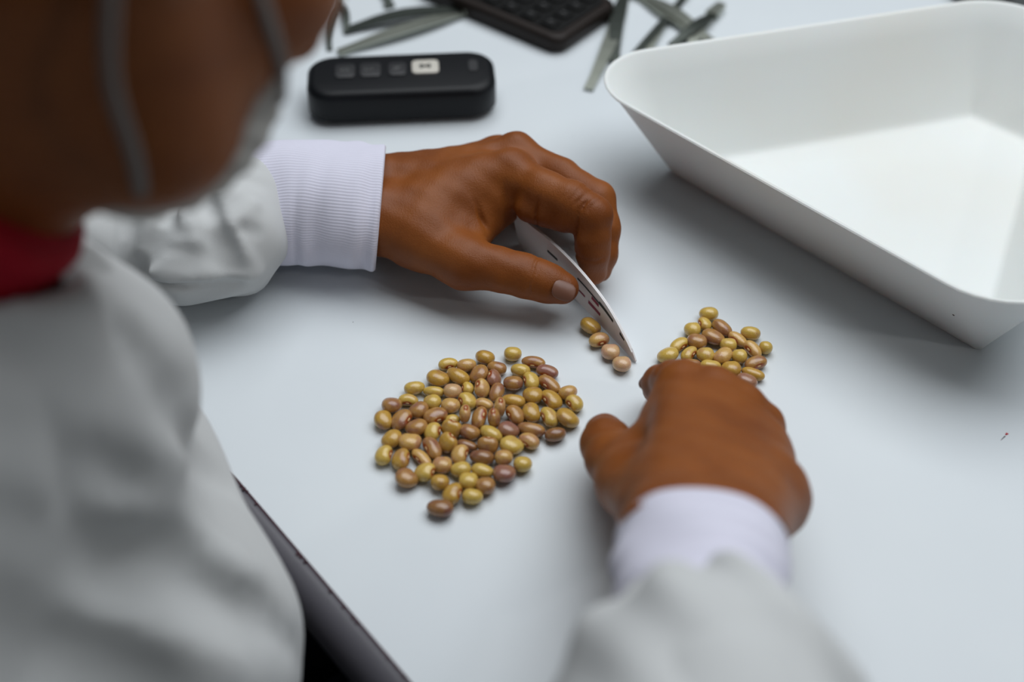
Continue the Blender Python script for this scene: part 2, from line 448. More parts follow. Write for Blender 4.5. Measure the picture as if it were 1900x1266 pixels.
# ------------------------------------------------------------------ beans
BE = """603 192 120 75 0 Y 70;723 203 118 85 -10 T -;843 155 115 95 20 O -;1025 130 108 88 0 Y -;1160 180 145 75 8 B 90;1250 243 135 80 15 P 115
1075 237 120 85 10 Y -;918 232 118 85 15 B -;803 262 115 110 -70 B -;667 277 145 95 30 O -;538 290 135 105 20 O -;905 290 115 85 -10 P 200
1027 325 120 120 0 B -;1143 310 115 95 30 Y 180;1265 328 145 85 15 B 150;383 350 125 85 -10 Y -;508 370 130 70 5 Y -;633 375 112 108 0 K -
730 350 80 75 0 Y 180;823 360 110 95 60 T 200;917 372 115 85 -70 B -;1155 400 125 108 0 O -;1385 383 112 92 -20 T -;343 427 122 75 5 Y 100
236 468 125 115 0 B -;501 445 105 95 -20 Y -;728 440 105 100 70 Y 170;838 455 118 75 15 T 120;1030 435 145 85 10 O -;1277 430 130 105 45 O 170
1428 455 105 95 45 Y 170;412 497 115 98 -40 B -;620 470 118 108 0 T -;940 478 120 72 70 T U;1148 512 120 108 80 O -;1040 530 120 100 50 B 180
1262 543 125 100 60 Y 180;1382 552 130 120 50 O -;183 563 115 105 70 O -;298 563 130 115 -50 B 0;520 537 145 100 -20 B 75;713 522 110 72 -80 T U
632 557 90 72 -10 Y 90;807 555 130 105 -75 B -20;902 552 130 78 80 B U;398 612 125 110 -30 B -;503 643 115 100 -30 Y 0;625 625 122 100 10 O -60
743 642 125 100 25 B -;885 660 140 95 30 Y -;995 630 120 110 30 P -;1145 620 170 85 12 B -;1303 655 130 88 -12 D -;236 685 120 105 -50 O -
353 705 140 112 5 T -;500 745 140 95 35 B 190;602 717 125 100 -70 O -50;727 720 130 70 15 D -;863 725 130 100 20 B -90;1017 733 130 118 30 Y -
1130 698 125 90 15 T 130;185 793 110 110 0 Y 0;298 818 125 110 70 O 0;430 805 140 75 20 T 150;680 790 125 100 -30 T 0;823 808 150 100 8 D -
969 803 112 100 0 T -;1090 852 115 118 0 Y -;565 855 118 108 0 T -;453 905 115 125 -50 Y 0;688 890 125 100 -10 Y -;827 890 135 88 15 Y -
333 940 125 120 50 B -;970 912 140 118 0 P -;550 970 115 108 0 O -;732 955 118 108 0 Y -;846 990 122 112 0 B -;632 1045 130 115 -70 O 0
762 1062 128 100 5 Y -;550 1137 165 110 5 D -"""
ROW = "380 812 135 105 40 O -;440 915 140 100 0 T 60;525 1000 128 125 0 K -;608 1090 130 115 0 K -"
RP = """692 200 200 155 0 Y -;648 300 165 125 20 Y 170;510 372 175 160 0 Y -;843 358 210 150 45 B -;722 465 230 170 30 B -;585 498 210 165 10 B -
1160 415 205 150 10 Y -;1030 482 210 125 20 T 150;1333 572 140 145 0 Y -;1175 585 200 140 30 T 190;362 535 210 125 -15 Y 40;237 665 210 180 -30 Y -
912 545 175 150 0 Y -;475 640 185 125 -15 Y 0;655 655 185 170 0 Y -;850 665 210 160 -40 T -;1035 672 165 160 0 Y -;1218 745 240 140 -5 B 60
490 735 220 110 0 B -;715 780 215 140 10 Y -;945 812 205 190 0 O -;1175 875 240 125 20 O -;1110 960 220 170 20 P -;1075 1010 170 100 35 Y -
1230 1120 130 100 30 Y -"""
def parse(txt, ox, oy, sc, heap):
    out = []
    for it in txt.replace('\n', ';').split(';'):
        a = it.split()
        out.append(dict(px=ox+float(a[0])/sc, py=oy+float(a[1])/sc, L=float(a[2])/sc*1.09, W=float(a[3])/sc*1.12, ang=float(a[4]), col=a[5],
                        hil=None if a[6] == '-' else ('U' if a[6] == 'U' else float(a[6])), heap=heap))
    return out
beans = parse(BE, 660, 620, 3.516, 'main')+parse(ROW, 1000, 400, 3.955, 'row')+parse(RP, 1200, 550, 6.027, 'small')
def ground_dir(deg):                                    # image angle (y down) to a direction on the table
    a = math.radians(deg); d = np.array([math.cos(a), -math.sin(a)/_sp]); return U3(d)
for b in beans:
    p = P(b['px'], b['py'], 0.0045); ppm = FPX/depth_of(p)
    Lr, Wr = b['L']/ppm/2, b['W']/ppm/2
    c = min(0.93*Wr, 0.0046)
    if b['hil'] is not None and b['hil'] != 'U':
        want = b['hil']-90
        diff = (want-b['ang']+90) % 180-90
        if abs(diff) > 40 and Lr/Wr < 1.35:
            b['ang'] = want; m_ = (Lr+Wr)/2; Lr, Wr = m_*1.04, m_*0.96
        elif abs(diff) > 15: b['ang'] += diff*0.5
    def unf(e, deg):
        s = math.sin(math.radians(deg)); g = ground_dir(deg)
        q = max(e*e-(_cp*c*s)**2, (0.5*e)**2)
        return math.sqrt(q/(g[0]**2+(_sp*g[1])**2))
    b['a'] = unf(Lr, b['ang']); b['b'] = min(unf(Wr, b['ang']+90), b['a']*1.05); b['c'] = c
    b['x'] = ground_dir(b['ang']); b['p'] = p.copy()
    if b['hil'] == 'U': b['a'], b['b'], b['c'] = 0.0058, Lr*0.98, Wr*0.97
def support(b, d):
    if b['hil'] == 'U': return b['c'] if abs(d[0]) > 0.7 else b['b']*0.8
    x = b['x']; y = np.array([-x[1], x[0]])
    return math.hypot(b['a']*(x@d), b['b']*(y@d))
for it in range(60):
    for i in range(len(beans)):
        for j in range(i+1, len(beans)):
            A, B = beans[i], beans[j]
            dv = (B['p']-A['p'])[:2]; dist = np.linalg.norm(dv)
            if dist > 0.02 or dist < 1e-6: continue
            d = dv/dist; need = (support(A, d)+support(B, d))*0.86
            if need > dist:
                mv = (need-dist)*0.25
                A['p'][:2] -= d*mv; B['p'][:2] += d*mv
# shared bean meshes
def bean_mesh(seed):
    rr = random.Random(seed); bm = bmesh.new(); bmesh.ops.create_uvsphere(bm, u_segments=28, v_segments=18, radius=1)
    tap = rr.uniform(-0.10, 0.10); dent = rr.uniform(0.06, 0.14); fl_ = rr.uniform(0.0, 0.05); bl = rr.uniform(2.1, 2.35)
    for v in bm.verts:
        x, y, z = v.co.z, v.co.x, v.co.y
        r = (abs(x)**bl+abs(y)**bl+abs(z)**bl)**(1/bl); x, y, z = x/r, y/r, z/r
        y *= 1+tap*x; z *= 1+tap*x
        if y > 0: y -= dent*math.exp(-(x/0.38)**2)*min(1, y*1.5)
        else: y -= 0.03*math.cos(x*1.5)
        y += 0.05*(x*x-0.3)
        z *= 1-fl_
        v.co = (x, y, z)
    bmesh.ops.recalc_face_normals(bm, faces=bm.faces)
    me = bpy.data.meshes.new('bean'); bm.to_mesh(me); bm.free()
    me.polygons.foreach_set('use_smooth', [True]*len(me.polygons)); me.materials.append(BM['Y'])
    return me, 1-dent-0.015
BMS = [bean_mesh(i) for i in range(7)]
bm = bmesh.new(); bmesh.ops.create_uvsphere(bm, u_segments=12, v_segments=8, radius=1)
hil_me = bpy.data.meshes.new('hilum')
for v in bm.verts:
    x, y, z = v.co; rr_ = math.hypot(x, z)
    v.co = (x*0.19, y*0.065-0.03*math.exp(-(rr_/0.35)**2)*(1 if y > 0 else 0), z*0.15)
bmesh.ops.recalc_face_normals(bm, faces=bm.faces)
bm.to_mesh(hil_me); bm.free(); hil_me.polygons.foreach_set('use_smooth', [True]*len(hil_me.polygons)); hil_me.materials.append(M['hilum'])
CN = {'Y': 'olive-yellow', 'O': 'ochre', 'T': 'tan', 'B': 'brown', 'D': 'dark brown', 'P': 'purplish', 'K': 'pale pink'}
ORD = ['first', 'second', 'third', 'fourth', 'fifth', 'sixth', 'seventh', 'eighth', 'ninth', 'tenth', 'eleventh', 'twelfth']
HN = {'main': 'large heap', 'small': 'small heap', 'row': 'row of four'}
def bean_labels():
    dirs = {'left edge': (-1, 0), 'right edge': (1, 0), 'top': (0, -1), 'bottom': (0, 1), 'upper left': (-.7, -.7), 'upper right': (.7, -.7), 'lower left': (-.7, .7), 'lower right': (.7, .7)}
    rowl = ['ochre bean nearest the hand in the row of four by the card', 'tan bean with dark eye, second in the row of four by the card',
            'pale pink bean, third in the row of four by the card', 'pale pink bean farthest from the hand in the row of four']
    k = 0
    for b in beans:
        if b['heap'] == 'row': b['label'] = rowl[k]; k += 1
    for heap in ('main', 'small'):
        for c in CN:
            for eye in (True, False):
                g = [b for b in beans if b['heap'] == heap and b['col'] == c and (b['hil'] is not None) == eye]
                for b in g:
                    best = None
                    for n, d in dirs.items():
                        srt = sorted(g, key=lambda q: -(q['px']*d[0]+q['py']*d[1]))
                        r = next(i for i, q in enumerate(srt) if q is b)
                        if best is None or r < best[0]: best = (r, n)
                    look = CN[c]+' bean with dark eye' if eye else 'plain '+CN[c]+' bean'
                    if len(g) == 1: b['label'] = 'the only '+look+' in the '+HN[heap]
                    elif best[0] == 0: b['label'] = look+' nearest the '+best[1]+' of the '+HN[heap]
                    else: b['label'] = look+', '+ORD[best[0]]+' such from '+best[1]+' of the '+HN[heap]
bean_labels()
for i, b in enumerate(beans):
    me, hy = BMS[i % 7]
    o = bpy.data.objects.new('bean', me); C.objects.link(o)
    o.material_slots[0].link = 'OBJECT'; o.material_slots[0].material = BM[b['col']]
    x2 = b['x']
    h = b['hil']
    if h == 'U':
        lean = 0.12 if i % 2 else -0.1
        Yv = U3((lean, 0.12, 0.98)); Xv = U3(np.cross(Yv, (1, 0, 0))); Zv = np.cross(Xv, Yv)
        z = 0.0078
        q = P(b['px'], b['py'], z); b['p'] = q
    else:
        y2 = np.array([-x2[1], x2[0]])
        if h is not None:
            if y2 @ ground_dir(h) < 0: x2 = -x2; y2 = -y2
            if abs(y2[1]) < 0.75 and y2[1] > -0.5:      # turn the eye a little towards the near side
                y2 = U3(y2+np.array([0, -0.18])); x2 = np.array([y2[1], -y2[0]])
            s = math.sin(math.radians(h))
            roll = math.radians(12 if s > 0.5 else (24 if s > -0.2 else 55))
        else:
            if y2[1] < 0: x2 = -x2; y2 = -y2
            roll = math.radians(random.uniform(-32, -8))
        Xv = np.array([x2[0], x2[1], 0]); Y0 = np.array([y2[0], y2[1], 0])
        Yv = Y0*math.cos(roll)+np.array([0, 0, 1])*math.sin(roll); Zv = np.cross(Xv, Yv)
        z = math.sqrt((b['b']*math.sin(roll))**2+(b['c']*math.cos(roll))**2)*1.0
    R = Matrix(((Xv[0], Yv[0], Zv[0]), (Xv[1], Yv[1], Zv[1]), (Xv[2], Yv[2], Zv[2]))).to_4x4()
    o.matrix_world = Matrix.Translation((b['p'][0], b['p'][1], z+TZ)) @ R @ Matrix.Diagonal((b['a'], b['b'], b['c'], 1))
    tag(o, b['label'], 'bean', {'main': 'beans in the large heap', 'row': 'row of four beans by the card', 'small': 'beans in the small heap'}[b['heap']])
    if h is not None:
        c = bpy.data.objects.new('hilum', hil_me); C.objects.link(c); c.parent = o; c.location = (0, hy-0.0, 0)

# ------------------------------------------------------------------ black remote with a row of buttons
def round_slab(bm, cx, cy, z0, z1, sx, sy, r, yaw, n=8, bev=0.0, seg=4, shrink=0.0):
    ring = []
    for qx, qy, a0 in ((1, 1, 0), (-1, 1, 90), (-1, -1, 180), (1, -1, 270)):
        for i in range(n+1):
            a = math.radians(a0+90*i/n)
            ring.append((qx*(sx/2-r)+r*math.cos(a), qy*(sy/2-r)+r*math.sin(a)))
    levels = [(0, shrink)]
    if bev:
        levels = []
        for i in range(seg+1):
            a = math.pi/2*i/seg; levels.append((bev*(1-math.cos(a)), bev*(1-math.sin(a))))
        lv = [(z0+h, s+shrink*(1-h/bev)) for h, s in levels]+[(z1-h, s) for h, s in reversed(levels)]
    else: lv = [(z0, shrink), (z1, 0)]
    rows = []
    cyw, syw = math.cos(yaw), math.sin(yaw)
    for z, s in lv:
        row = []
        for x, y in ring:
            x2 = x*(sx/2-s)/(sx/2); y2 = y*(sy/2-s)/(sy/2)
            row.append(bm.verts.new((cx+x2*cyw-y2*syw, cy+x2*syw+y2*cyw, z)))
        rows.append(row)
    for a, b in zip(rows, rows[1:]):
        for i in range(len(a)): bm.faces.new((a[i], a[(i+1) % len(a)], b[(i+1) % len(a)], b[i]))
    bm.faces.new(rows[0][::-1]); bm.faces.new(rows[-1])
RH = 0.030
ra, rb = P(602, 140, RH), P(895, 128, RH)
ryaw = math.atan2(rb[1]-ra[1], rb[0]-ra[0])
rc = (P(744, 133, RH))
rl = np.linalg.norm(P(920, 130, RH)-P(570, 137, RH))
rd = abs(P(744, 98, RH)[1]-P(744, 164, RH)[1])*1.0
rem = empty('remote_control', (rc[0], rc[1], TZ), 'black rounded remote with four buttons, one of them white, lying on table', 'remote')
bm = bmesh.new(); round_slab(bm, rc[0], rc[1], 0.0, RH, rl, rd+0.008, 0.020, ryaw, 10, 0.0065, 6, 0.003)
bm_obj('housing', bm, M['black'], rem, True)
RX = np.array([math.cos(ryaw), math.sin(ryaw), 0]); RY = np.array([-math.sin(ryaw), math.cos(ryaw), 0])
for i, (x, y, wx, wy) in enumerate(((640, 133, 38, 34), (687, 131, 40, 34), (737, 129, 34, 32), (789, 125, 50, 32))):
    q = P(x, y, RH); s = depth_of(q)/FPX
    bm = bmesh.new(); round_slab(bm, q[0], q[1], RH-0.0006, RH+0.0012, wx*s, wy*s/0.72, 0.004, ryaw, 5, 0.0006, 2)
    bt = bm_obj('button', bm, M['wbutton'] if i == 3 else M['button'], rem, True)
    if i == 3: bt['label'] = 'white button with black symbol'
    # printed symbol
    bm = bmesh.new(); z = RH+0.0014; hs = wx*s*0.17
    def bar(ax, ay, bx, by, t):
        c = q+RX*(ax+bx)/2+RY*(ay+by)/2; ln = math.hypot(bx-ax, by-ay); an = math.atan2(by-ay, bx-ax)+ryaw
        mm = Matrix.Translation((c[0], c[1], z)) @ Matrix.Rotation(an, 4, 'Z') @ Matrix.Diagonal((ln, t, 0.0003, 1))
        g = bmesh.ops.create_cube(bm, size=1, matrix=mm)
    if i == 0:
        bar(-hs, hs*.7, hs, hs*.7, .0007); bar(-hs, -hs*.7, hs, -hs*.7, .0007); bar(-hs, -hs*.7, -hs, hs*.7, .0007); bar(hs, -hs*.7, hs, hs*.7, .0007); bar(-hs, 0, hs, 0, .0006)
    elif i == 1:
        bar(-hs*1.2, -hs*.8, -hs*1.2, hs*.8, .0007); bar(-hs*.7, -hs*.5, hs, -hs*.2, .0006); bar(hs, -hs*.2, -hs*.3, hs*.6, .0006)
    elif i == 2:
        bar(-hs*.8, -hs, -hs*.8, hs, .0008); bar(0, -hs, 0, hs, .001); bar(hs*.8, hs*.1, hs*.8, hs, .0012)
    else:
        bar(-hs, -hs*.7, -hs, hs*.7, .0014); bar(hs, -hs*.7, hs, hs*.7, .0014); bar(-hs, -hs*.7, hs, hs*.7, .0012); bar(-hs, hs*.7, hs, -hs*.7, .0012)
    bm_obj('symbol', bm, M['printblack'] if i == 3 else M['print'], bt)
q = P(878, 122, RH); bm = bmesh.new(); round_slab(bm, q[0], q[1], RH-0.0006, RH+0.0006, 0.007, 0.016, 0.003, ryaw, 4)
lw = bm_obj('indicator_window', bm, M['button'], rem)

# ------------------------------------------------------------------ keypad device whose corner enters at the top
KH = 0.016
k0, k1, k2 = P(1038, 76, KH), P(812, -18, KH), P(1195, -10, KH)
e1 = U3((k1-k0)[:2]); e2 = np.array([e1[1], -e1[0]])
if e2@(k2-k0)[:2] < 0: e2 = -e2
kyaw = math.atan2(e2[1], e2[0])
KW, KL = 0.085, 0.16
kc = k0[:2]+e1*KL/2+e2*KW/2
kd = empty('calculator', (kc[0], kc[1], TZ), 'black keypad device, only its rounded near corner in view at the top', 'calculator')
bm = bmesh.new(); round_slab(bm, kc[0], kc[1], 0.0, KH, KW, KL, 0.012, kyaw, 8, 0.004, 4, 0.002)
bm_obj('housing', bm, M['bezel'], kd, True)
bm = bmesh.new(); round_slab(bm, kc[0], kc[1], KH-0.001, KH+0.0012, KW-0.016, KL-0.016, 0.008, kyaw, 8, 0.0005, 2)
bm_obj('key_field', bm, M['blackpad'], kd)
kr = random.Random(3)
for r in range(5):
    for c in range(4):
        q = k0[:2]+e1*(0.022+0.021*r)+e2*(0.0165+0.0175*c)
        bm = bmesh.new(); round_slab(bm, q[0], q[1], KH+0.001, KH+0.0035, 0.0125, 0.0145, 0.003, kyaw, 4, 0.0008, 2)
        kk = bm_obj('key', bm, M['blackpad'], kd, True)
        bm = bmesh.new(); g = bmesh.ops.create_cube(bm, size=1, matrix=Matrix.Translation((q[0], q[1], KH+0.0036)) @ Matrix.Rotation(kyaw, 4, 'Z') @ Matrix.Diagonal((0.0030, 0.0009, 0.0003, 1)))
        bmesh.ops.create_cube(bm, size=1, matrix=Matrix.Translation((q[0], q[1], KH+0.0036)) @ Matrix.Rotation(kyaw, 4, 'Z') @ Matrix.Diagonal((0.0008, 0.0032, 0.0003, 1)))
        bm_obj('key_print', bm, M['print'], kk)

# grey device beyond the tray's far corner
g0, g1 = P(1836, -2, 0.02), P(1902, 36, 0.02)
ge = U3((g1-g0)[:2]); gn = np.array([-ge[1], ge[0]])
if gn[1] < 0: gn = -gn
gc = (g0+g1)[:2]/2+ge*0.03+gn*0.06
gyaw = math.atan2(ge[1], ge[0])
gd = empty('weighing_scale', (gc[0], gc[1], TZ), 'black-edged grey device peeping out behind the far right tray corner', 'scale')
bm = bmesh.new(); round_slab(bm, gc[0], gc[1], 0.0, 0.02, 0.20, 0.12, 0.012, gyaw, 8, 0.004, 4)
bm_obj('housing', bm, M['black'], gd, True)
bm = bmesh.new(); round_slab(bm, gc[0], gc[1]+0.002, 0.0195, 0.0215, 0.18, 0.10, 0.01, gyaw, 6, 0.0006, 2)
bm_obj('top_plate', bm, M['greydev'], gd)

# ------------------------------------------------------------------ steel tweezers
def strip(bm, pts, ws, th):
    """bent steel strip through pts (table frame), widths ws"""
    rows = []
    for i, p in enumerate(pts):
        a = pts[max(i-1, 0)]; b = pts[min(i+1, len(pts)-1)]
        d = U3(np.array(b)-np.array(a)); sd = U3(np.cross(d, (0, 0, 1))); up_ = np.cross(sd, d)
        w = ws[i]/2
        rows.append([bm.verts.new(tuple(np.array(p)+sd*s*w+up_*t*th/2)) for s, t in ((-1, -1), (1, -1), (1, 1), (-1, 1))])
    for r0, r1 in zip(rows, rows[1:]):
        for i in range(4): bm.faces.new((r0[i], r0[(i+1) % 4], r1[(i+1) % 4], r1[i]))
    bm.faces.new(rows[0][::-1]); bm.faces.new(rows[-1])
def tweezers(label, head, tips, w, lift=(0.004, 0.004), dark=(0, 1)):
    head = np.array(head)
    t = empty('tweezers', (head[0], head[1], TZ), label, 'tweezers', 'steel tweezers behind the remote and tray')
    for i, tp in enumerate(tips):
        tp = np.array(tp); pts = []; ws = []
        dv = tp-head; sd = U3(np.cross(U3(dv), (0, 0, 1)))*(0.0035 if i else -0.0035)
        for j in range(9):
            u = j/8; q = head+dv*u+sd*math.sin(math.pi*u); q[2] = 0.001+w*0.12+lift[i]*math.sin(math.pi*min(u*1.0, 1))
            pts.append(q); ws.append(w*(0.75+0.45*math.sin(math.pi*min(u*1.15, 1))))
        bm = bmesh.new(); strip(bm, pts, ws, 0.0016)
        bm_obj('arm', bm, M['steel_dark'] if dark[i] else M['steel'], t)
    bm = bmesh.new(); dv = U3(np.array(tips[0])+np.array(tips[1])-2*head)
    strip(bm, [head-dv*0.014+np.array([0, 0, 0.003]), head+dv*0.006+np.array([0, 0, 0.003])], [w*0.8, w*1.15], 0.005)
    bm_obj('joint', bm, M['steel'], t)
tweezers('steel tweezers pointing at the viewer between keypad and tray corner', P(1160, -10, .002), [P(1092, 166, .002), P(1142, 118, .002)], 0.0105, (0.003, 0.004), (0, 1))
tweezers('steel tweezers with one slim tip touching the tray corner', P(1270, -5, .002), [P(1142, 138, .002), P(1195, 118, .002)], 0.0065, (0.004, 0.003), (1, 0))
tweezers('pale broad tweezers lying across behind the tray rim', P(1185, -8, .002), [P(1322, 88, .002), P(1350, 96, .002)], 0.0105, (0.005, 0.003), (0, 0))
tweezers('short dark-tipped tweezers standing out beyond the tray rim', P(1325, 28, .002), [P(1245, 85, .002), P(1280, 95, .002)], 0.010, (0.006, 0.003), (1, 0))
tweezers('broad steel tweezers behind the remote, tips to the lower left', P(868, 22, .002), [P(628, 98, .002), P(640, 58, .002)], 0.012, (0.005, 0.006), (0, 1))
tweezers('dark tweezers behind the remote beside the face', P(626, 5, .002), [P(642, 62, .002), P(612, 92, .002)], 0.006, (0.004, 0.003), (1, 1))
tweezers('slim tweezers whose dark end enters at the top edge', P(700, -60, .002), [P(718, 14, .002), P(728, 12, .002)], 0.007, (0.003, 0.003), (1, 1))

# ------------------------------------------------------------------ card held in the left hand
def card_pt(u, w):
    """u along from hand (0) to the tip (1), w 0 bottom .. 1 top"""
    b0, b1 = P(965, 452, 0.001), P(1181, 671, 0.0008)
    t0, t1 = P(952, 388, 0.039), P(1184, 646, 0.015)
    bow = 0.0055*math.sin(math.pi*u)
    bot = b0+(b1-b0)*u; top = t0+(t1-t0)*u
    n = np.array([0.74, 0.67, 0])
    return bot+(top-bot)*w+n*bow*(0.2+0.8*w)+np.array([0, 0, 0.0045*math.sin(math.pi*u)*w])
card = empty('paper_card', (P(1181, 671)[0]-0.03, P(1181, 671)[1]+0.04, TZ), 'thin white printed card held on edge, pushing beans into a row', 'card')
def card_top(u): 
    return 1.0 if u < 0.70 else max(0.03, math.sqrt(max(0, 1-((u-0.70)/0.302)**2)))
def card_sheet(name, u0, u1, w0, w1, off, m, parent, th=0.0006, nu=24, nw=6, clip=True):
    v = []; f = []
    nrm = U3((-0.70, -0.71, 0.12))
    for side in (0, 1):
        for i in range(nu+1):
            u = u0+(u1-u0)*i/nu
            for j in range(nw+1):
                w = w0+(w1-w0)*j/nw
                if clip: w *= card_top(u)
                v.append(card_pt(u, w)+nrm*(off+th*side))
    k = (nu+1)*(nw+1); r = nw+1
    for i in range(nu):
        for j in range(nw):
            a = i*r+j; f.append((a, a+1, a+r+1, a+r)); f.append((k+a, k+a+r, k+a+r+1, k+a+1))
    for i in range(nu):
        for j in (0, nw):
            a = i*r+j; f.append((a, a+r, k+a+r, k+a))
    for j in range(nw):
        for i in (0, nu):
            a = i*r+j; f.append((a, a+1, k+a+1, k+a))
    return mesh_obj(name, v, f, m, parent, False)
card_sheet('sheet', 0, 1, 0, 1, 0, M['paper'], card, 0.0012)
# printed strokes, slightly proud of the sheet
nrm_c = U3((-0.70, -0.71, 0.12))
card_sheet('printed_line', 0.50, 0.68, 0.66, 0.71, 0.0013, M['printblack'], card, 0.0001, 6, 1)
card_sheet('printed_line', 0.68, 0.80, 0.66, 0.76, 0.0013, M['printblack'], card, 0.0001, 6, 1)
card_sheet('printed_line', 0.86, 0.90, 0.60, 0.78, 0.0013, M['printblack'], card, 0.0001, 3, 1)
card_sheet('printed_line', 0.62, 0.68, 0.54, 0.64, 0.0013, M['printred'], card, 0.0001, 3, 1)
card_sheet('printed_line', 0.52, 0.57, 0.36, 0.41, 0.0013, M['printred'], card, 0.0001, 3, 1)
card_sheet('printed_line', 0.60, 0.70, 0.30, 0.40, 0.0013, M['printred'], card, 0.0001, 3, 1)
card_sheet('printed_line', 0.26, 0.34, 0.60, 0.66, 0.0013, M['printblack'], card, 0.0001, 3, 1)
card_sheet('folded_edge', 0.0, 0.97, 0.86, 1.0, 0.0013, M['paper'], card, 0.0009, 24, 2)

# ------------------------------------------------------------------ person
person = empty('person', (-0.34, -0.27, 0), 'person in white lab coat leaning over table, sorting beans with both hands', 'person')

LW = P(700, 382, 0.040)                 # left wrist
LE = P(205, 440, 0.050)                 # left elbow region
RW = P(1300, 985, 0.125)
RE = np.array([0.06, -0.50, 0.19])
SL = np.array([-0.47, -0.10, 0.19]); SR = np.array([-0.22, -0.50, 0.16])
C7 = np.array([-0.31, -0.24, 0.32])
HC = np.array([-0.154, -0.191, 0.414])      # head centre
Ff = U3((0.56, 0.40, -0.73))              # face direction
chin_nose = np.array([0.42, 0, 0])+0.90*np.array([0, _sp, _cp])
Fu = U3(chin_nose-Ff*(chin_nose@Ff)); Fr = np.cross(Ff, Fu)   # head up, right
RHEAD = np.array([Fr, Ff, Fu])              # rows: right, forward, up
def HP(r, f_, u): return HC+Fr*r+Ff*f_+Fu*u

def groove(F, c, axis, side, w, amp, R):
    x, y, z = F.pts(c); ax = U3(axis); sd = U3(side)
    s = x*ax[0]+y*ax[1]+z*ax[2]; q = x*sd[0]+y*sd[1]+z*sd[2]
    s = s+0.0006*np.sin(q*700); w = w*1.35; amp = amp*2.3
    return amp*np.exp(-(s/w)**2)*np.exp(-((x*x+y*y+z*z)/(R*R)))*(1/(1+np.exp(-q/0.001)))

def finger(F, js, k=0.004):
    d = None
    for (a, ra), (b, rb) in zip(js, js[1:]):
        c = F.cone(a, b, ra, rb); d = c if d is None else smin(d, c, k)
    return d

